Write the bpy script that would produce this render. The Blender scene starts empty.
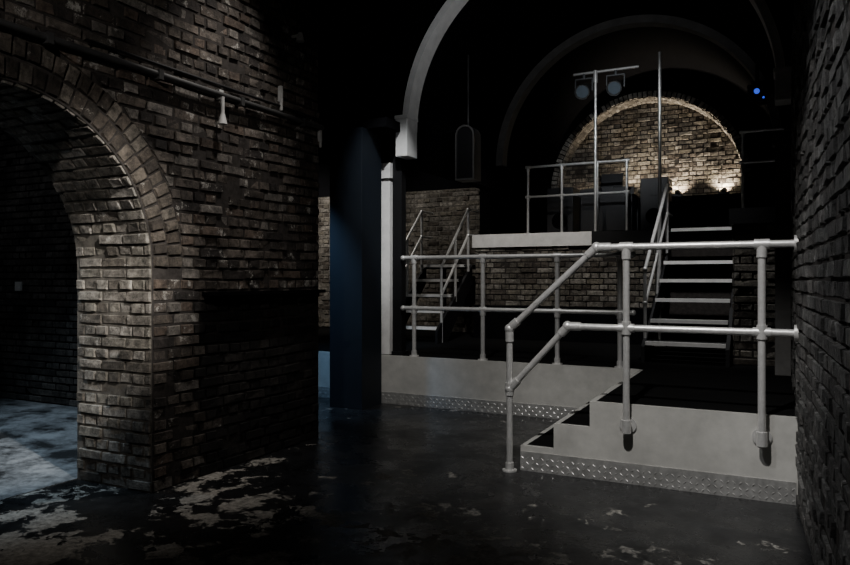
import bpy, math, random
from mathutils import Vector
random.seed(7)
S=bpy.context.scene

# ---------------------------------------------------------------- materials
def newmat(name):
    m=bpy.data.materials.new(name); m.use_nodes=True
    nt=m.node_tree; b=nt.nodes['Principled BSDF']
    return m,nt,b
def N(nt,t,**kw):
    n=nt.nodes.new(t)
    for k,v in kw.items(): setattr(n,k,v)
    return n
def ramp(nt,stops,interp='LINEAR'):
    r=nt.nodes.new('ShaderNodeValToRGB'); r.color_ramp.interpolation=interp
    e=r.color_ramp.elements
    while len(e)<len(stops): e.new(0.5)
    for i,(p,c) in enumerate(stops):
        e[i].position=p; e[i].color=(c[0],c[1],c[2],1) if not isinstance(c,(int,float)) else (c,c,c,1)
    return r
def noise(nt,co,scale,detail=5,rough=.6):
    n=nt.nodes.new('ShaderNodeTexNoise'); n.inputs['Scale'].default_value=scale
    n.inputs['Detail'].default_value=detail; n.inputs['Roughness'].default_value=rough
    nt.links.new(co,n.inputs['Vector']); return n.outputs['Fac']
def mix(nt,fac,a,b,mode='MIX'):
    n=nt.nodes.new('ShaderNodeMix'); n.data_type='RGBA'; n.blend_type=mode
    for s,v in ((0,fac),(6,a),(7,b)):
        if hasattr(v,'is_output'): nt.links.new(v,n.inputs[s])
        elif s==0: n.inputs[0].default_value=v
        else: n.inputs[s].default_value=(v[0],v[1],v[2],1)
    return n.outputs[2]
def bump(nt,h,b,strength=.5,dist=.01):
    n=nt.nodes.new('ShaderNodeBump'); n.inputs['Strength'].default_value=strength
    n.inputs['Distance'].default_value=dist
    nt.links.new(h,n.inputs['Height']); nt.links.new(n.outputs['Normal'],b.inputs['Normal'])
def brickmat(name,cols,paint=None,pth=.55,rough=.8,lo=.14,lo2=.32):
    m,nt,b=newmat(name)
    co=N(nt,'ShaderNodeTexCoord').outputs['Object']
    rnd=N(nt,'ShaderNodeNewGeometry').outputs['Random Per Island']
    r=ramp(nt,[((i+.001)/len(cols),c) for i,c in enumerate(cols)],'CONSTANT')
    nt.links.new(rnd,r.inputs[0]); c=r.outputs[0]
    f=ramp(nt,[(.36,lo),(.62,1.0)]); nt.links.new(noise(nt,co,20,10,.82),f.inputs[0])
    c=mix(nt,1.0,c,f.outputs[0],'MULTIPLY')
    f2=ramp(nt,[(.38,lo2),(.62,1.0)]); nt.links.new(noise(nt,co,2.6,6,.7),f2.inputs[0])
    c=mix(nt,1.0,c,f2.outputs[0],'MULTIPLY')
    if paint:
        g=ramp(nt,[(pth,0.0),(pth+.06,.85)]); nt.links.new(noise(nt,co,7.0,10,.8),g.inputs[0])
        c=mix(nt,g.outputs[0],c,paint)
    nt.links.new(c,b.inputs['Base Color']); b.inputs['Roughness'].default_value=rough
    b.inputs['Specular IOR Level'].default_value=.3
    bump(nt,noise(nt,co,55,8,.75),b,1.0,.018)
    return m
def plain(name,col,rough=.6,metal=0,var=.4,sc=8,bs=.15,bsc=60,spec=.5):
    m,nt,b=newmat(name)
    co=N(nt,'ShaderNodeTexCoord').outputs['Object']
    f=ramp(nt,[(.3,1-var),(.7,1.0)]); nt.links.new(noise(nt,co,sc,7,.65),f.inputs[0])
    c=mix(nt,1.0,col,f.outputs[0],'MULTIPLY')
    nt.links.new(c,b.inputs['Base Color']); b.inputs['Roughness'].default_value=rough
    b.inputs['Metallic'].default_value=metal; b.inputs['Specular IOR Level'].default_value=spec
    bump(nt,noise(nt,co,bsc,5),b,bs,.004)
    return m
def emis(name,col,s):
    m,nt,b=newmat(name); b.inputs['Base Color'].default_value=(*col,1)
    b.inputs['Emission Color'].default_value=(*col,1); b.inputs['Emission Strength'].default_value=s
    return m

M_left=brickmat('brick_weathered_brown',[(.165,.135,.11),(.225,.19,.16),(.09,.072,.058),(.29,.26,.23),(.18,.135,.105),(.135,.112,.095),(.055,.045,.04)],(.44,.42,.385),.57)
M_ledgeshade=brickmat('brick_ledge_shade',[(.022,.019,.018),(.035,.031,.028),(.014,.013,.012),(.048,.042,.038)],(.09,.083,.078),.64)  # near-black bricks that carry the painted shadow under the wall ledge
M_jamb=brickmat('brick_cream_worn',[(.48,.44,.38),(.38,.345,.29),(.57,.525,.465),(.25,.22,.185),(.42,.38,.33)],(.64,.61,.56),.59)
M_ring=brickmat('brick_arch_ring',[(.18,.15,.12),(.13,.105,.083),(.26,.225,.185),(.08,.065,.052)],(.42,.39,.35),.61)
M_right=brickmat('brick_grey_painted',[(.18,.178,.17),(.24,.235,.225),(.11,.105,.10),(.20,.19,.18)],(.38,.375,.36),.60)
M_stage=brickmat('brick_stock_yellow',[(.36,.325,.27),(.27,.24,.19),(.45,.415,.36),(.16,.135,.11),(.32,.29,.25)],(.55,.52,.46),.62)
M_dark=brickmat('brick_dark',[(.10,.09,.08),(.13,.12,.11),(.06,.055,.05)],(.18,.17,.16),.62)
M_mort=plain('mortar',(.045,.040,.037),.95,0,.6,20,.5,60,.1)
M_mortL=plain('mortar_light',(.17,.155,.135),.95,0,.6,20,.5,60,.2)
M_black=plain('black_paint',(.004,.004,.005),.9,0,.4,5,.2,30,.04)
M_blackgl=plain('black_satin',(.007,.007,.008),.5,0,.4,8,.1,60,.3)
M_equip=plain('black_textured_casing',(.009,.009,.011),.5,0,.3,20,.3)
M_fascia=plain('grey_painted_fascia',(.50,.49,.46),.5,0,.28,6,.15)
M_white=plain('white_paint_worn',(.74,.73,.71),.55,0,.22,9,.15)
M_blue=plain('dark_blue_paint',(.006,.010,.016),.6,0,.3,3,.1,60,.3)
M_galv=plain('galvanised_steel',(.82,.81,.79),.33,.55,.22,30,.1)
M_cheq=plain('chequer_plate_aluminium',(.66,.65,.63),.35,.6,.45,18,.15)
M_grey=plain('grey_render',(.13,.125,.12),.7,0,.4,6,.2)
M_pipe=plain('dark_grey_conduit',(.05,.05,.05),.5,.2,.5,10,.2)
M_fix=plain('lamp_housing_grey',(.10,.105,.11),.4,.3,.3,10,.1)
M_plas=plain('white_plastic',(.45,.45,.44),.5,0,.35)
M_carpet=plain('black_carpet',(.004,.004,.004),.98,0,.4,30,.4,200,.08)
M_glass=plain('lens_glass',(.12,.15,.18),.15,.2,.2)
M_bluled=emis('blue_led',(.05,.12,1.0),.9)
M_warm=emis('uplight_lens',(1.0,.85,.6),20)

def floormat():
    m,nt,b=newmat('floor_worn_black_paint')
    co=N(nt,'ShaderNodeTexCoord').outputs['Object']
    dist=N(nt,'ShaderNodeTexNoise'); dist.inputs['Scale'].default_value=9; dist.inputs['Detail'].default_value=5
    nt.links.new(co,dist.inputs['Vector'])
    vm=N(nt,'ShaderNodeVectorMath',operation='MULTIPLY_ADD'); nt.links.new(dist.outputs['Color'],vm.inputs[0])
    vm.inputs[1].default_value=(.22,.22,.22); nt.links.new(co,vm.inputs[2])
    v=vm.outputs[0]
    n1=noise(nt,v,1.9,10,.66); n2=noise(nt,v,7,9,.66)
    a=N(nt,'ShaderNodeMath',operation='MULTIPLY_ADD'); nt.links.new(n2,a.inputs[0]); a.inputs[1].default_value=.9
    nt.links.new(n1,a.inputs[2])
    # wear: heavier toward the entrance end of the room
    sx=N(nt,'ShaderNodeSeparateXYZ'); nt.links.new(co,sx.inputs[0])
    mr=N(nt,'ShaderNodeMapRange'); mr.inputs['From Min'].default_value=2.0; mr.inputs['From Max'].default_value=4.6
    mr.inputs['To Min'].default_value=.11; mr.inputs['To Max'].default_value=-.10
    nt.links.new(sx.outputs[1],mr.inputs['Value'])
    a2=N(nt,'ShaderNodeMath',operation='ADD'); nt.links.new(a.outputs[0],a2.inputs[0]); nt.links.new(mr.outputs[0],a2.inputs[1])
    m2=N(nt,'ShaderNodeMapRange'); m2.inputs['From Min'].default_value=1.02; m2.inputs['From Max'].default_value=1.055
    nt.links.new(a2.outputs[0],m2.inputs['Value']); mask=m2.outputs[0]
    bare=ramp(nt,[(.34,(.06,.054,.047)),(.66,(.46,.44,.395))]); nt.links.new(noise(nt,co,26,9,.8),bare.inputs[0])
    dark=ramp(nt,[(.38,(.003,.0033,.0037)),(.70,(.022,.023,.025))]); nt.links.new(noise(nt,co,6,10,.85),dark.inputs[0])
    c=mix(nt,mask,dark.outputs[0],bare.outputs[0])
    nt.links.new(c,b.inputs['Base Color'])
    gl=ramp(nt,[(.4,.20),(.62,.42)]); nt.links.new(noise(nt,co,2.3,6,.7),gl.inputs[0])
    rr=mix(nt,mask,gl.outputs[0],(.8,.8,.8)); nt.links.new(rr,b.inputs['Roughness'])
    bump(nt,noise(nt,co,35,8,.7),b,.35,.005)
    return m
M_floor=floormat()
def floor2():
    m,nt,b=newmat('floor_bare_concrete')
    co=N(nt,'ShaderNodeTexCoord').outputs['Object']
    f=ramp(nt,[(.42,(.02,.021,.022)),(.50,(.13,.135,.14)),(.62,(.30,.31,.32))]); nt.links.new(noise(nt,co,2.6,11,.74),f.inputs[0])
    nt.links.new(f.outputs[0],b.inputs['Base Color']); b.inputs['Roughness'].default_value=.45
    bump(nt,noise(nt,co,30,8,.7),b,.5,.01)
    return m
M_floor2=floor2()

# ---------------------------------------------------------------- mesh builder
class MB:
    def __init__(s): s.v=[];s.f=[];s.mi=[];s.sm=[];s.mats=[]
    def m(s,mat):
        if mat not in s.mats: s.mats.append(mat)
        return s.mats.index(mat)
    def poly(s,pts,mat,smooth=False):
        n=len(s.v); s.v+= [tuple(p) for p in pts]; s.f.append(tuple(range(n,n+len(pts))))
        s.mi.append(s.m(mat)); s.sm.append(smooth)
    def mesh(s,vs,fs,mat,smooth=False):
        n=len(s.v); s.v+=[tuple(p) for p in vs]; k=s.m(mat)
        for f in fs: s.f.append(tuple(i+n for i in f)); s.mi.append(k); s.sm.append(smooth)
    def box(s,a,b,mat,c=.0):
        x0,y0,z0=a;x1,y1,z1=b
        vs=[(x0,y0,z0),(x1,y0,z0),(x1,y1,z0),(x0,y1,z0),(x0,y0,z1),(x1,y0,z1),(x1,y1,z1),(x0,y1,z1)]
        s.mesh(vs,[(3,2,1,0),(4,5,6,7),(0,1,5,4),(1,2,6,5),(2,3,7,6),(3,0,4,7)],mat)
    def tube(s,p,q,r,mat,n=16,r2=None,caps=True):
        p=Vector(p);q=Vector(q);d=(q-p).normalized(); r2=r if r2 is None else r2
        u=d.orthogonal().normalized(); w=d.cross(u)
        A=[p+(u*math.cos(2*math.pi*i/n)+w*math.sin(2*math.pi*i/n))*r for i in range(n)]
        B=[q+(u*math.cos(2*math.pi*i/n)+w*math.sin(2*math.pi*i/n))*r2 for i in range(n)]
        s.mesh(A+B,[(i,(i+1)%n,n+(i+1)%n,n+i) for i in range(n)],mat,True)
        if caps: s.poly(A[::-1],mat); s.poly(B,mat)
    def ball(s,c,r,mat,n=12,k=8,sq=(1,1,1)):
        vs=[];fs=[]
        for j in range(k+1):
            th=math.pi*j/k
            for i in range(n):
                ph=2*math.pi*i/n
                vs.append((c[0]+sq[0]*r*math.sin(th)*math.cos(ph),c[1]+sq[1]*r*math.sin(th)*math.sin(ph),c[2]+sq[2]*r*math.cos(th)))
        for j in range(k):
            for i in range(n): fs.append((j*n+i,(j+1)*n+i,(j+1)*n+(i+1)%n,j*n+(i+1)%n))
        s.mesh(vs,fs,mat,True)
    def bricks(s,fn,U0,U1,V0,V1,mat,clip=None,bw=.225,bh=.075,bond='english',g=.0055,hj=(.003,.018),ph=0,mfn=None):
        R=random.uniform; r=0; v=V0
        while v<V1-.02:
            v1=min(v+bh,V1); hdr=(r+ph)%2==1
            w=bw/2 if (hdr and bond=='english') else bw
            u=U0-(bw/4 if hdr and bond=='english' else (bw/2 if hdr and bond=='stretch' else 0))
            while u<U1-.015:
                a=max(u,U0);b=min(u+w,U1); u+=w
                if b-a<.03: continue
                q=(a,b,a,b)
                if clip:
                    q=clip(a,b,v,v1)
                    if q is None: continue
                a0,b0,a1,b1=q; h=R(*hj); c=.006
                if R(0,1)<.03: h=-.002+R(0,.004)
                j=lambda:R(-.0042,.0042)
                P=[(a0+g,v+g),(b0-g,v+g),(b1-g,v1-g),(a1+g,v1-g)]
                back=[fn(x,y,-.006) for x,y in P]
                sg=[(1,1),(-1,1),(-1,-1),(1,-1)]
                front=[fn(P[i][0]+sg[i][0]*c+j(),P[i][1]+sg[i][1]*c+j(),h+j()*1.1) for i in range(4)]
                mm=mfn((a+b)/2,(v+v1)/2) if mfn else mat
                s.mesh(back+front,[(4,5,6,7),(0,1,5,4),(1,2,6,5),(2,3,7,6),(3,0,4,7)],mm)
            v+=bh;r+=1
    def build(s,name,parent=None,bevel=0):
        me=bpy.data.meshes.new(name); me.from_pydata(s.v,[],s.f)
        for m in s.mats: me.materials.append(m)
        me.polygons.foreach_set('material_index',s.mi); me.polygons.foreach_set('use_smooth',s.sm)
        me.update(); o=bpy.data.objects.new(name,me); S.collection.objects.link(o)
        if parent: o.parent=parent
        if bevel:
            md=o.modifiers.new('bevel','BEVEL'); md.width=bevel; md.segments=2; md.limit_method='ANGLE'
        return o
def arc_wall(mb,fn,a0,a1,ztop,zbot,c,zc,R,mat,n=40,jambs=True):
    """wall face in (a,z) with an arched opening centre c, springing zc, radius R"""
    if a0<c-R: mb.poly([fn(a0,zbot),fn(c-R,zbot),fn(c-R,ztop),fn(a0,ztop)],mat)
    if a1>c+R: mb.poly([fn(c+R,zbot),fn(a1,zbot),fn(a1,ztop),fn(c+R,ztop)],mat)
    for i in range(n):
        t0=math.pi*(1-i/n); t1=math.pi*(1-(i+1)/n)
        p0=(c+R*math.cos(t0),zc+R*math.sin(t0)); p1=(c+R*math.cos(t1),zc+R*math.sin(t1))
        mb.poly([fn(*p0),fn(*p1),fn(p1[0],ztop),fn(p0[0],ztop)],mat)

# ---------------------------------------------------------------- room shell
XL=-3.53; YE=4.98; TH=.70; YC,ZC,RA=2.24,1.42,.95; HT=4.9
mb=MB(); mb.box((-9.2,-2.2,-.1),(.9,6.66,0),M_floor); mb.build('floor')
mb=MB(); mb.box((-9.0,-2.0,.0),(-4.24,4.97,.004),M_floor2); mb.build('floor_side_room')
mb=MB(); mb.box((-9.2,-2.2,HT),(.9,6.7,HT+.1),M_black); mb.build('ceiling')

# left wall with arch
mb=MB()
f1=lambda a,z:(XL,a,z); f2=lambda a,z:(XL-TH,a,z)
arc_wall(mb,f1,-2,YE,HT,0,YC,ZC,RA,M_mort); arc_wall(mb,f2,-2,YE,HT,0,YC,ZC,RA,M_mort)
mb.poly([(XL,YE,0),(XL-TH,YE,0),(XL-TH,YE,HT),(XL,YE,HT)],M_mort)
for sgn in (1,-1):
    y=YC+sgn*RA; mb.poly([(XL,y,0),(XL-TH,y,0),(XL-TH,y,ZC),(XL,y,ZC)],M_mortL)
for i in range(40):
    t0=math.pi*i/40;t1=math.pi*(i+1)/40
    p=lambda t,x:(x,YC+RA*math.cos(t),ZC+RA*math.sin(t))
    mb.poly([p(t0,XL),p(t0,XL-TH),p(t1,XL-TH),p(t1,XL)],M_mortL)
RO=RA+.245
def clipR(sign):
    def c(a,b,v0,v1):
        def w(z):
            if z<=ZC: return RA
            d=z-ZC
            return math.sqrt(max(RO*RO-d*d,0)) if d<RO else 0
        w0,w1=w(v0+.001),w(v1)
        if v0<ZC<=v1+.001: w0=w1=max(w0,w1)
        if sign>0:
            a0=max(a,YC+w0);a1=max(a,YC+w1)
            if b-a0<.035 and b-a1<.035: return None
            if b-a0<.012: a0=b-.012
            return (a0,b,a1,b)
        b0=min(b,YC-w0);b1=min(b,YC-w1)
        if b0-a<.035 and b1-a<.035: return None
        if b0-a<.012: b0=a+.012
        return (a,b0,a,b1)
    return c
fw=lambda u,v,h:(XL+h+.004*math.sin(u*3.1+v*2.3),u,v+(.006*math.sin(u*2.3+v*1.3)+.003*math.sin(u*6.1+v*5)) if v>.05 else v)
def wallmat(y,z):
    # shadow of the ledge put into the colour: darker bricks below it
    if z<1.22 and y>3.50+(1.22-z)*.18+random.uniform(-.08,.08): return M_ledgeshade
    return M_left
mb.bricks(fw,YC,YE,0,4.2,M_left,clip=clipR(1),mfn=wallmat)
mb.bricks(fw,-.2,YC,0,4.2,M_left,clip=clipR(-1))
# arch rings: two rings of header voussoirs
for k in range(2):
    r0=RA+.005+k*.12
    fr=lambda u,v,h,r0=r0:(XL+h+.004,YC+u*math.cos(v/r0),ZC+u*math.sin(v/r0))
    mb.bricks(fr,r0,r0+.118,0,math.pi*r0,M_ring,bw=.118,bond='stack',bh=math.pi*r0/round(math.pi*r0/.075),hj=(.008,.020))
# jambs + soffit
mb.bricks(lambda u,v,h:(XL-u,YC+RA-h,v),0,TH,0,ZC,M_jamb)
mb.bricks(lambda u,v,h:(XL-u,YC-RA+h,v),0,TH,0,ZC,M_jamb)
mb.bricks(lambda u,v,h:(XL-u,YC+(RA-h)*math.cos(v/RA),ZC+(RA-h)*math.sin(v/RA)),0,TH,0,math.pi*RA,M_jamb)
mb.build('wall_left')

# right wall (splayed toward viewer, then straight)
K=.05
mb=MB()
L=math.hypot(1,K); ux,uy=K/L,-1/L
def frt(u,v,h): return (.10+ux*u-h*1.0/L,4.76+uy*u-h*K/L,v)
mb.poly([frt(0,0,0),frt(6.9,0,0),frt(6.9,HT,0),frt(0,HT,0)],M_mort)
mb.bricks(frt,0,4.6,0,4.3,M_right)
mb.poly([(.10,4.76,0),(.10,12.6,0),(.10,12.6,HT),(.10,4.76,HT)],M_mort)
mb.bricks(lambda u,v,h:(.10-h,u,v),4.76,6.85,.52,3.4,M_right)
mb.poly([(.10,4.76,0),(.9,-2.1,0),(.9,12.6,0),(.10,12.6,0)],M_mort)
mb.build('wall_right')
mb=MB(); mb.box((-9.2,-2.3,0),(.9,-2.1,HT),M_black); mb.build('wall_entrance')
mb=MB(); mb.box((-9.2,-2.1,0),(-9.0,12.7,HT),M_black); mb.build('wall_far_left')
# side room end wall
mb=MB(); mb.box((-9.0,5.0,0),(-4.25,5.2,HT),M_black)
mb.bricks(lambda u,v,h:(u,5.0-h,v),-9.0,-4.25,.0,3.6,M_dark)
mb.build('wall_side_room')

# ---------------------------------------------------------------- vaulted bay
XC,ZV,RV=-1.78,2.95,1.77
mb=MB()
Y1,Y2=6.80,12.1
for i in range(48):
    t0=math.pi*i/48;t1=math.pi*(i+1)/48
    p=lambda t,y,r=RV+.06:(XC+r*math.cos(t),y,ZV+r*math.sin(t))
    mb.poly([p(t0,Y1),p(t1,Y1),p(t1,Y2),p(t0,Y2)],M_black,True)
mb.build('ceiling_vault')
# gable wall with the great arch
mb=MB()
arc_wall(mb,lambda a,z:(a,6.70,z),-9.0,.1,HT,2.95,XC,2.95,RV+.06,M_black)
arc_wall(mb,lambda a,z:(a,6.85,z),-9.0,.1,HT,2.95,XC,2.95,RV+.06,M_black)
mb.box((-9.0,6.30,2.92),(-3.62,6.84,3.02),M_black)
mb.build('wall_gable')
def rib(name,y,w,r0,r1,mat):
    mb=MB(); n=56
    for i in range(n):
        t0=math.pi*i/n;t1=math.pi*(i+1)/n
        P=lambda t,r,yy:(XC+r*math.cos(t),yy,ZV+r*math.sin(t))
        mb.mesh([P(t0,r0,y),P(t1,r0,y),P(t1,r1,y),P(t0,r1,y),P(t0,r0,y+w),P(t1,r0,y+w),P(t1,r1,y+w),P(t0,r1,y+w)],
            [(0,1,2,3),(4,5,6,7),(0,1,5,4),(3,2,6,7)],mat)
    return mb.build(name)
rib('trim_arch_front',6.62,.22,RV-.01,RV+.06,M_white)
rib('trim_arch_rear',9.35,.18,RV-.06,RV+.04,M_grey)
# bay left side: header beam, stage-left wall, alcove rear wall
mb=MB()
mb.box((-3.78,6.86,2.62),(-3.60,9.88,3.1),M_black)
mb.box((-4.06,9.9,.53),(-3.89,12.1,3.1),M_black)
mb.box((-3.89,9.9,2.62),(-3.60,12.1,3.1),M_black)
mb.build('wall_bay_left')
mb=MB()
mb.box((-9.0,10.0,.53),(-4.07,10.15,4.9),M_black)
mb.poly([(-9,9.995,.53),(-4.07,9.995,.53),(-4.07,9.995,2.75),(-9,9.995,2.75)],M_mortL)
mb.bricks(lambda u,v,h:(u,9.995-h,v),-8.6,-4.07,.53,2.75,M_stage)
mb.build('wall_alcove')
mb=MB(); mb.box((-9.0,6.86,4.0),(-3.62,10.0,4.1),M_black); mb.build('ceiling_alcove')
# rear wall with lit niche
NX,NZ,NR=-2.0,2.86,1.5
mb=MB()
arc_wall(mb,lambda a,z:(a,12.1,z),-3.9,.2,HT,1.9,NX,NZ,NR,M_black)
mb.poly([(NX-NR,12.1,1.9),(NX+NR,12.1,1.9),(NX+NR,12.1,2.7),(NX-NR,12.1,2.7)],M_black)
mb.poly([(NX-NR,12.1,2.7),(NX+NR,12.1,2.7),(NX+NR,12.6,2.7),(NX-NR,12.6,2.7)],M_black)
for i in range(40):
    t0=math.pi*i/40;t1=math.pi*(i+1)/40
    p=lambda t,y:(NX+NR*math.cos(t),y,NZ+NR*math.sin(t))
    mb.poly([p(t0,12.1),p(t0,12.5),p(t1,12.5),p(t1,12.1)],M_mortL)
mb.bricks(lambda u,v,h:(NX+(NR-h)*math.cos(v/NR),12.1+u,NZ+(NR-h)*math.sin(v/NR)),0,.4,0,math.pi*NR,M_jamb)
# pale brick arch ring around niche
mb.bricks(lambda u,v,h:(NX+u*math.cos(v/NR),12.1-h,NZ+u*math.sin(v/NR)),NR,NR+.115,0,math.pi*NR,M_jamb,bw=.115,bond='stack')
for sgn in(1,-1): mb.poly([(NX+sgn*NR,12.1,2.7),(NX+sgn*NR,12.5,2.7),(NX+sgn*NR,12.5,NZ),(NX+sgn*NR,12.1,NZ)],M_mortL)
mb.poly([(-3.9,12.5,1.9),(.2,12.5,1.9),(.2,12.5,HT),(-3.9,12.5,HT)],M_mort)
mb.bricks(lambda u,v,h:(u,12.5-h,v),-3.55,-.45,2.7,4.4,M_stage)
mb.build('wall_back')

# ---------------------------------------------------------------- raised platform with steps
PZ=.52; YF=4.76; YB=6.65
mb=MB()
def stepbox(x0,x1,y0,y1,z):
    mb.box((x0,y0,0.0),(x1,y1,z-.012),M_fascia)
    mb.box((x0+.035,y0+.035,z-.012),(x1,y1,z),M_carpet)
    # pale nosing edge trims
    mb.box((x0,y0,z-.012),(x0+.035,y1,z+.001),M_fascia)
    mb.box((x0+.035,y0,z-.012),(x1,y0+.035,z+.001),M_fascia)
stepbox(-1.64,-1.40,YF,YB,.173)
stepbox(-1.40,-1.15,YF,YB,.347)
stepbox(-1.15,.095,YF,YB,PZ)
mb.box((-8.98,YB,0),(.095,12.08,PZ-.012),M_fascia)
mb.box((-8.98,YB+.04,PZ-.012),(.095,12.08,PZ),M_carpet)
mb.box((-8.98,YB,PZ-.012),(-1.15,YB+.04,PZ+.001),M_fascia)
def cheq(x0,x1,y,h):
    mb.box((x0,y-.006,0),(x1,y,h),M_cheq)
    p=.036; i=0; x=x0+p/2
    while x<x1-p/3:
        z=p/2; j=0
        while z<h-.01:
            a=math.radians(45 if (i+j)%2 else -45); dx,dz=math.cos(a)*.016,math.sin(a)*.016
            nx,nz=-math.sin(a)*.0055,math.cos(a)*.0055
            mb.mesh([(x-dx,y-.006,z-dz),(x+nx,y-.006,z+nz),(x+dx,y-.006,z+dz),(x-nx,y-.006,z-nz),(x-dx*.4,y-.0105,z-dz*.4),(x+dx*.4,y-.0105,z+dz*.4)],
              [(0,1,5,4),(1,2,5),(2,3,4,5),(3,0,4)],M_cheq)
            z+=p;j+=1
        x+=p;i+=1
cheq(-1.64,.085,YF,.135)
cheq(-5.6,-1.65,YB,.125)
mb.build('raised_platform')

# ---------------------------------------------------------------- handrails (tube + clamp fittings)
TR=.0225
def fitting(mb,p,d,l=.075,r=.030):
    p=Vector(p);d=Vector(d).normalized(); mb.tube(p-d*l/2,p+d*l/2,r,M_galv,14)
def flange(mb,p,d):
    p=Vector(p);d=Vector(d).normalized(); mb.tube(p,p+d*.010,.052,M_galv,18); mb.tube(p+d*.010,p+d*.06,.030,M_galv,14)
RY=4.70; ZT=1.56; ZM=1.03
mb=MB()
P0=(-1.70,RY,0);P1=(-1.70,RY,1.0);P2=(-1.09,RY,ZT);P3=(.085,RY,ZT)
mb.tube(P0,P1,TR,M_galv);mb.tube(P1,P2,TR,M_galv);mb.tube(P2,P3,TR,M_galv)
for p in (P1,P2):mb.ball(p,.036,M_galv)
fitting(mb,(P1[0],RY,.955),(0,0,1),.09);fitting(mb,(-1.67,RY,1.03),(.61,0,.56),.08)
fitting(mb,(-1.12,RY,1.533),(.61,0,.56),.08);fitting(mb,(-1.04,RY,ZT),(1,0,0),.09)
Q0=(-1.70,RY,.577);Q1=(-1.285,RY,ZM);Q2=(.085,RY,ZM)
mb.tube(Q0,Q1,TR,M_galv);mb.tube(Q1,Q2,TR,M_galv); mb.ball(Q1,.036,M_galv); mb.ball(Q0,.036,M_galv)
fitting(mb,Q0,(0,0,1),.09); fitting(mb,(-1.24,RY,ZM),(1,0,0),.09); fitting(mb,(-1.31,RY,ZM-.03),(.41,0,.45),.07)
fitting(mb,(-1.665,RY,.615),(.41,0,.45),.08)
flange(mb,P0,(0,0,1))
for x in (-.896,-.098):
    mb.tube((x,RY,.36),(x,RY,ZT),TR,M_galv)
    fitting(mb,(x,RY,ZT),(1,0,0),.085,.031);fitting(mb,(x,RY,ZT-.045),(0,0,1),.07)
    fitting(mb,(x,RY,ZM),(0,0,1),.085,.031);fitting(mb,(x,RY,ZM),(1,0,0),.10,.029)
    mb.tube((x,RY,.345),(x,RY,.43),.031,M_galv); mb.tube((x,RY,.388),(x,YF-.002,.388),.028,M_galv)
    mb.tube((x,YF-.012,.388),(x,YF-.001,.388),.055,M_galv,20)
for z in (ZT,ZM): mb.tube((.075,RY,z),(.098,RY,z),.05,M_galv,18)
mb.build('tubular_handrail')
def railing(name,pts,posts,zb,zs,y,r=TR,side=None):
    mb=MB(); x0,x1=pts
    for z in zs:
        mb.tube((x0,y,z),(x1,y,z),r,M_galv)
        mb.ball((x0,y,z),r*1.25,M_galv);mb.ball((x1,y,z),r*1.25,M_galv)
    for x in posts:
        mb.tube((x,y,zb),(x,y,max(zs)),r,M_galv)
        for z in zs: fitting(mb,(x,y,z),(1,0,0),.075,r*1.35); fitting(mb,(x,y,z-.03),(0,0,1),.06,r*1.35)
        mb.tube((x,y,zb),(x,y,zb+.01),.05,M_galv,18); mb.tube((x,y,zb),(x,y,zb+.06),r*1.35,M_galv,14)
    return mb.build(name)
railing('tubular_handrail.001',(-3.65,-1.22),(-3.515,-2.72,-1.94,-1.34),PZ,(1.578,1.036),6.72)

# ---------------------------------------------------------------- stage
SZ=1.97; SY=9.2
mb=MB()
mb.box((-3.84,SY,PZ),(-.42,12.08,SZ-.18),M_mort)
mb.bricks(lambda u,v,h:(u,SY-h,v),-3.84,-1.25,.98,SZ-.18,M_stage)
mb.box((-3.86,SY-.02,PZ),(-1.25,SY,.98),M_black)
mb.box((-3.87,SY-.04,SZ-.18),(-2.19,SY+.02,SZ),M_white)
mb.box((-2.19,SY-.03,SZ-.18),(-1.25,SY+.02,SZ),M_blackgl)
mb.box((-3.84,SY+.02,SZ-.18),(-.42,12.08,SZ-.01),M_blackgl)
mb.box((-1.28,9.62,SZ-.01),(-.42,10.4,2.36),M_blackgl)
mb.build('stage')
mb=MB()
mb.box((-.40,7.42,PZ),(.09,12.08,1.88),M_mort)
mb.bricks(lambda u,v,h:(u,7.42-h,v),-.40,.09,PZ,1.88,M_stage)
mb.bricks(lambda u,v,h:(-.40-h,u,v),7.42,9.4,PZ,1.88,M_stage)
mb.box((-.44,7.38,1.88),(.09,12.08,2.03),M_blackgl)
mb.build('brick_pier')

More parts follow.
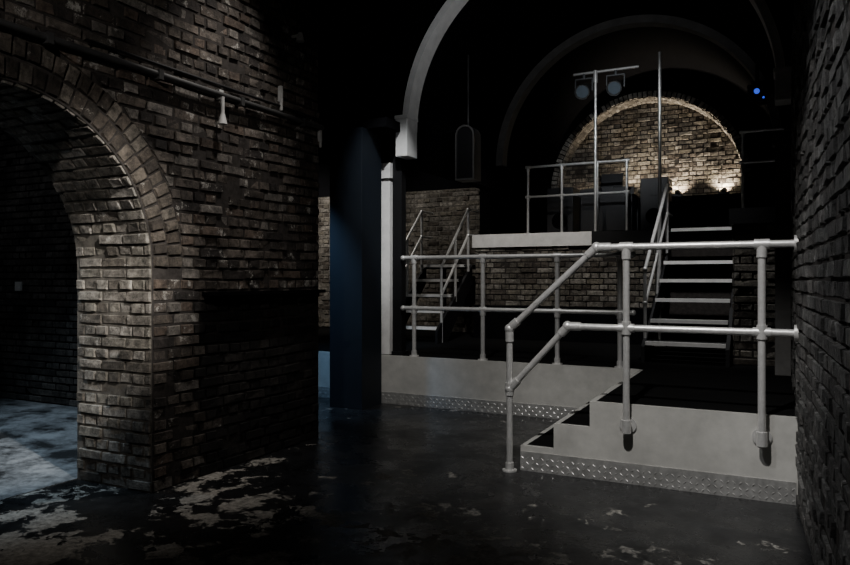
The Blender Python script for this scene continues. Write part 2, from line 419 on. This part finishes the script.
# open-riser metal staircase
def staircase(x0,x1,y0,run,z0,rise,n,rail_l=True,rail_r=False,hh=.95):
    mb=MB()
    for i in range(n):
        z=z0+rise*(i+1); y=y0+run*i
        mb.box((x0,y,z-.03),(x1,y+.27,z-.002),M_blackgl)
        mb.box((x0,y-.012,z-.035),(x1,y+.045,z+.002),M_white)
    for x in (x0-.035,x1):
        ya,za=y0-.05,z0; yb,zb=y0+run*n,z0+rise*n
        mb.mesh([(x,ya,za),(x+.035,ya,za),(x+.035,ya+.3,za),(x,ya+.3,za),(x,yb,zb),(x+.035,yb,zb),(x+.035,yb,zb-.26),(x,yb,zb-.26),
                 (x,ya,za+.16),(x+.035,ya,za+.16)],
           [(0,1,2,3),(8,9,5,4),(3,2,6,7),(4,5,6,7),(0,8,9,1),(0,3,7,4,8),(1,2,6,5,9)],M_blackgl)
    for ok,x in ((rail_l,x0-.02),(rail_r,x1+.02)):
        if not ok: continue
        ya,za=y0+.1,z0+rise*1; yb,zb=y0+run*(n-1)+.1,z0+rise*n
        for h in (hh,hh*.53):
            mb.tube((x,ya,za+h),(x,yb,zb+h),TR*.8,M_galv)
            mb.ball((x,ya,za+h),.024,M_galv);mb.ball((x,yb,zb+h),.024,M_galv)
            mb.tube((x,yb,zb+h),(x,yb+.35,zb+h),TR*.8,M_galv); mb.ball((x,yb+.35,zb+h),.020,M_galv)
        mb.tube((x,ya,z0),(x,ya,za+hh),TR*.8,M_galv); mb.tube((x,yb,zb-.1),(x,yb,zb+hh),TR*.8,M_galv)
        ym,zm=(ya+yb)/2,(za+zb)/2; mb.tube((x,ym,zm-.1),(x,ym,zm+hh),TR*.8,M_galv)
    return mb
mb=staircase(-1.20,-.46,7.27,.31,PZ,.207,6,True,False,.72)
mb.box((-1.24,7.27+1.86,SZ-.032),(-.46,SY+.0,SZ-.002),M_blackgl); mb.box((-1.20,7.118+2.0,SZ-.035),(-.46,7.118+2.055,SZ+.002),M_white)
mb.build('metal_staircase')
mb=staircase(-4.66,-3.96,8.2,.22,PZ,.207,5,True,True,.78)
mb.box((-4.69,9.3,1.50),(-3.93,9.88,1.555),M_blackgl)
mb.box((-4.66,9.288,1.52),(-3.96,9.333,1.557),M_white)
mb.tube((-4.6,9.8,PZ),(-4.6,9.8,1.5),.03,M_blackgl); mb.tube((-4.0,9.8,PZ),(-4.0,9.8,1.5),.03,M_blackgl)
mb.build('metal_staircase.001')

railing('stage_railing',(-3.33,-1.88),(-3.33,-2.82,-2.31,-1.90),SZ-.01,(3.0,2.56),10.0,.018)
railing('stage_railing.001',(-.42,.06),(-.40,),2.03,(3.12,2.75),9.3,.018)

# lighting poles
def pole(x,y,zb,zt):
    mb=MB(); mb.tube((x,y,zb),(x,y,zt),.019,M_galv); mb.tube((x,y,zb),(x,y,zb+.012),.07,M_galv,20); mb.ball((x,y,zt),.021,M_galv)
    return mb
mb=pole(-1.33,9.10,PZ,4.15); mb.build('scaffold_pole')
root=bpy.data.objects.new('stage_light_stand',None); S.collection.objects.link(root)
mb=pole(-2.31,9.90,SZ-.01,4.15); mb.tube((-2.62,9.90,4.25),(-1.72,9.90,4.25),.018,M_galv)
mb.tube((-2.31,9.90,4.1),(-2.31,9.90,4.27),.03,M_galv); mb.build('stand_pole',root)
def par(name,x,y,z,parent):
    mb=MB()
    mb.box((x-.12,y-.03,z+.14),(x+.12,y+.03,z+.155),M_fix)
    mb.tube((x,y,z+.15),(x,y,z+.22),.02,M_fix)
    for s in(-1,1): mb.box((x+s*.12-.006,y-.025,z-.03),(x+s*.12+.006,y+.025,z+.15),M_fix)
    a=Vector((x,y+.12,z+.05));b=Vector((x,y-.10,z-.05))
    mb.tube(a,b,.07,M_pipe,20,.10); mb.tube(b,b+(b-a)*.02,.085,M_glass,20)
    mb.tube(b,b+(b-a)*.10,.102,M_fix,20,.107,False)
    return mb.build(name,parent)
for i,x in enumerate((-2.47,-2.03)): par('lamp_head_%d'%(i+1),x,9.90,4.02,root)
root2=bpy.data.objects.new('blue_stage_light',None); S.collection.objects.link(root2)
mb=MB(); mb.box((-.34,9.0,3.40),(-.14,9.2,3.60),M_blackgl); mb.tube((-.24,9.1,3.60),(-.24,9.1,3.85),.02,M_blackgl)
mb.tube((-.24,9.0,3.52),(-.24,8.985,3.52),.03,M_bluled,16); mb.ball((-.17,8.99,3.44),.012,M_bluled); mb.box((-.30,9.05,3.62),(-.06,9.15,3.65),M_blackgl)
mb.build('housing',root2)

# equipment on stage
def speaker(name,x0,x1,y,z0,z1):
    mb=MB(); mb.box((x0,y,z0),(x1,y+.4,z1),M_equip); xc=(x0+x1)/2; w=(x1-x0)
    mb.tube((xc,y,z0+(z1-z0)*.34),(xc,y-.012,z0+(z1-z0)*.34),w*.38,M_equip,24); mb.tube((xc,y-.012,z0+(z1-z0)*.34),(xc,y-.016,z0+(z1-z0)*.34),w*.30,M_black,24,w*.12)
    mb.tube((xc,y,z0+(z1-z0)*.78),(xc,y-.012,z0+(z1-z0)*.78),w*.18,M_equip,20)
    mb.build(name,bevel=.008)
speaker('pa_speaker',-3.15,-2.75,10.35,SZ-.01,2.72); speaker('pa_speaker.001',-1.78,-1.40,10.35,SZ-.01,2.78)
mb=MB(); mb.box((-2.66,10.3,2.56),(-1.86,10.85,2.61),M_equip)
for x in(-2.62,-1.9):
    for y in(10.34,10.81): mb.tube((x,y,SZ-.01),(x,y,2.56),.02,M_equip)
mb.box((-2.6,10.29,2.05),(-1.92,10.31,2.56),M_equip)
for x in(-2.50,-2.02): mb.box((x-.15,10.36,2.61),(x+.15,10.7,2.675),M_equip); mb.tube((x,10.53,2.675),(x,10.53,2.69),.13,M_pipe,24)
mb.box((-2.34,10.42,2.61),(-2.18,10.7,2.70),M_equip)
mb.mesh([(-2.42,10.70,2.70),(-2.10,10.70,2.70),(-2.10,10.78,2.94),(-2.42,10.78,2.94),(-2.42,10.72,2.70),(-2.10,10.72,2.70),(-2.10,10.80,2.94),(-2.42,10.80,2.94)],[(0,1,2,3),(7,6,5,4),(0,3,7,4),(1,5,6,2),(2,6,7,3),(0,4,5,1)],M_equip)
mb.build('dj_table')

# hanging column loudspeaker on the left of the bay
mb=MB(); hx,hy,hr=-3.27,7.6,.12; z0,z1=2.50,3.02
prof=[(hx-hr,z0),(hx+hr,z0)]+[(hx+hr*math.cos(math.pi*i/16),z1+hr*math.sin(math.pi*i/16)) for i in range(17)]
n=len(prof)
F=[(x,hy-.09,z) for x,z in prof]; B=[(x,hy+.12,z) for x,z in prof]
mb.mesh(F+B,[(i,(i+1)%n,n+(i+1)%n,n+i) for i in range(n)],M_blackgl); mb.poly(B,M_blackgl)
I=[(hx+(x-hx)*.84,hy-.09,z0+.02+(z-z0)*.94) for x,z in prof]
mb.mesh(F+I,[(i,(i+1)%n,n+(i+1)%n,n+i) for i in range(n)],M_grey)
I2=[(x,hy-.07,z) for x,y_,z in I]; mb.mesh(I+I2,[(i,(i+1)%n,n+(i+1)%n,n+i) for i in range(n)],M_pipe); mb.poly(I2,M_equip)
mb.tube((hx+.0,hy+.02,z1+hr-.01),(hx,hy+.02,3.98),.012,M_pipe)
mb.tube((hx,hy+.02,3.1),(hx-.28,hy+.02,3.1),.014,M_blackgl)
mb.build('hanging_loudspeaker')

# uplights in the niche
for i,x in enumerate((-1.5,-.80,-3.1)):
    mb=MB(); mb.box((x-.08,12.14,2.70),(x+.08,12.24,2.73),M_blackgl); mb.tube((x,12.19,2.73),(x,12.24,2.77),.045,M_blackgl,16,.05)
    mb.tube((x,12.238,2.768),(x,12.242,2.772),.04,M_warm,16)
    mb.build('floor_uplight' if i==0 else 'floor_uplight.%03d'%i)

# ---------------------------------------------------------------- columns and posts
mb=MB(); mb.box((-4.25,6.20,.0),(-3.85,6.60,2.92),M_blue); mb.build('square_column',bevel=.003)
mb=MB(); mb.box((-3.94,6.72,PZ),(-3.82,6.84,2.62),M_white); mb.box((-3.97,6.69,2.45),(-3.80,6.86,2.62),M_white); mb.build('painted_post',bevel=.006)
mb=MB(); mb.box((-3.79,6.74,PZ),(-3.68,6.84,2.9),M_blackgl); mb.box((-3.795,6.72,PZ),(-3.66,6.86,PZ+.04),M_blackgl); mb.build('steel_post')
mb=MB(); mb.box((-3.68,6.60,2.66),(-3.54,6.84,3.10),M_white);mb.box((-3.69,6.59,3.06),(-3.53,6.85,3.10),M_white); mb.build('trim_springer_block',bevel=.008)
mb=MB(); mb.box((-.04,6.78,PZ),(.085,6.90,2.60),M_grey); mb.box((-.06,6.76,2.5),(.085,6.92,2.62),M_grey); mb.build('painted_post.001',bevel=.006)
mb=MB(); mb.box((-.04,6.60,2.85),(.085,6.84,3.12),M_white);mb.box((-.05,6.59,3.08),(.085,6.85,3.12),M_white); mb.build('trim_springer_block.001',bevel=.008)

# ---------------------------------------------------------------- left wall fittings
mb=MB()
mb.tube((XL+.05,-.2,2.63),(XL+.05,4.97,2.635),.020,M_pipe)
mb.tube((XL+.035,2.7,2.70),(XL+.035,4.97,2.705),.010,M_blackgl)
y=.2
while y<4.9:
    mb.box((XL+.018,y-.018,2.60),(XL+.075,y+.018,2.66),M_pipe); y+=.75
mb.build('conduit_pipe')
mb=MB()
mb.box((XL+.02,3.735,2.60),(XL+.05,3.775,2.67),M_plas); mb.tube((XL+.06,3.755,2.62),(XL+.06,3.755,2.50),.013,M_plas)
mb.tube((XL+.06,3.755,2.50),(XL+.06,3.755,2.43),.016,M_plas,16,.032)
mb.build('wall_bell')
mb=MB(); mb.box((XL+.02,4.41,2.74),(XL+.05,4.435,2.86),M_plas); mb.tube((XL+.04,4.425,2.76),(XL+.04,4.425,2.67),.013,M_plas); mb.build('junction_box')
mb=MB(); mb.box((XL+.02,4.94,2.52),(XL+.05,4.965,2.66),M_plas); mb.tube((XL+.04,4.955,2.54),(XL+.04,4.955,2.47),.012,M_plas); mb.build('junction_box.001')
mb=MB(); mb.tube((XL+.02,4.59,3.3),(XL+.10,4.59,3.3),.012,M_plas); mb.tube((XL+.10,4.59,3.32),(XL+.10,4.59,3.25),.018,M_plas,16,.035); mb.build('wall_lamp')
mb=MB(); mb.box((XL+.018,3.60,1.235),(XL+.09,4.96,1.262),M_black); mb.box((XL+.018,3.62,1.20),(XL+.04,4.94,1.235),M_black); mb.build('trim_wall_ledge')
mb=MB(); mb.box((-7.6,4.95,1.22),(-7.5,4.97,1.32),M_plas); mb.box((-7.57,4.943,1.25),(-7.53,4.951,1.29),M_plas); mb.build('light_switch')

# ---------------------------------------------------------------- lights
def spot(name,loc,target,power,ang,blend=.5,r=.05,col=(1,1,1)):
    l=bpy.data.lights.new(name,'SPOT'); l.energy=power; l.spot_size=math.radians(ang); l.spot_blend=blend; l.shadow_soft_size=r; l.color=col
    o=bpy.data.objects.new(name,l); o.location=loc
    o.rotation_euler=(Vector(target)-Vector(loc)).to_track_quat('-Z','Y').to_euler(); S.collection.objects.link(o)
spot('ceiling_spotlight_arch',(-.6,1.9,3.6),(-4.0,2.95,1.3),1500,24,1,.04,(1,.96,.90))
spot('ceiling_spotlight_wall',(-2.75,3.9,4.3),(-3.53,3.75,2.0),220,52,1,.06,(1,.94,.88))
spot('ceiling_spotlight_wash',(-1.2,-.2,3.6),(-3.35,2.9,2.1),190,46,1,.08,(1,.95,.90))
spot('ceiling_spotlight_platform',(-.9,2.0,4.3),(-.8,4.8,.75),640,44,.9,.05,(1,.985,.96))
spot('ceiling_spotlight_rear_fascia',(-2.2,4.2,4.5),(-3.0,6.7,1.1),350,46,.9,.05,(1,.985,.96))
spot('post_fill_spot',(-2.7,4.9,4.3),(-3.80,6.7,2.1),350,26,.9,.05,(.95,.98,1))  # added fill without a fixture, brightens the white post
spot('right_wall_fill_spot',(-1.5,2.6,3.6),(.15,3.3,1.4),180,62,1,.05,(.97,.98,1))  # added fill without a fixture, lifts the right wall bricks
spot('arch_rib_fill_spot',(-1.6,5.0,3.3),(-2.4,6.65,4.3),55,110,1,.06,(.95,.97,1))  # added fill, picks out the front arch rib; no lamp body
spot('side_room_spot',(-5.4,2.4,3.9),(-5.7,3.3,0),420,72,.8,.06,(.62,.82,1))
spot('side_room_wall_fill_spot',(-6.5,2.6,3.6),(-7.4,5.0,1.9),30,60,.9,.06,(.9,.94,1))  # weak added fill so the side room bricks show
spot('bay_spot',(-2.6,7.2,4.3),(-2.9,9.2,1.5),280,54,.9,.05,(1,.96,.9))
spot('stair_spot',(-1.0,6.9,4.4),(-.75,8.3,1.3),380,50,.9,.05)
spot('rig_fill_spot',(-1.6,6.4,4.1),(-2.1,10.0,3.4),260,36,.9,.05,(.92,.96,1))  # added fill to brighten poles and light stand, not a rig lamp
spot('loudspeaker_fill_spot',(-2.3,6.4,3.9),(-3.27,7.5,2.85),18,40,.9,.05,(.92,.96,1))  # added fill so the dark loudspeaker reads; no lamp body
spot('alcove_spot',(-5.2,8.4,3.8),(-4.6,9.9,1.7),90,80,1,.06,(1,.95,.88))
spot('alcove_fill_spot_far',(-7.2,8.2,3.8),(-7.0,9.9,1.6),300,80,.9,.06,(1,.94,.86))  # added fill for the far alcove wall beyond the other spot's reach
spot('passage_blue_fill_spot',(-4.7,5.5,2.7),(-4.45,6.65,.25),170,66,.9,.06,(.35,.62,1))  # added blue fill to tint the platform base; no lamp body
for i,(x,y,p) in enumerate(((-1.5,12.40,115),(-.80,12.40,115),(-3.1,12.25,85),(-2.2,12.2,60))):  # the last lamp has no fixture; added to light the niche ring
    spot('niche_uplight_or_fill_%d'%i,(x,y,2.73),(x-.03,y+.08,4.0),p,120,.8,.02,(1,.86,.67))
w=bpy.data.worlds.new('world'); S.world=w; w.use_nodes=True
w.node_tree.nodes['Background'].inputs[0].default_value=(.35,.58,.85,1); w.node_tree.nodes['Background'].inputs[1].default_value=.004

# ---------------------------------------------------------------- camera
c=bpy.data.cameras.new('camera'); co=bpy.data.objects.new('camera',c); S.collection.objects.link(co)
co.location=(0,0,1.35); co.rotation_euler=(math.radians(90),0,math.radians(26.73))
c.sensor_width=36; c.lens=29.86; c.shift_y=-.0041; c.clip_start=.02
S.camera=co
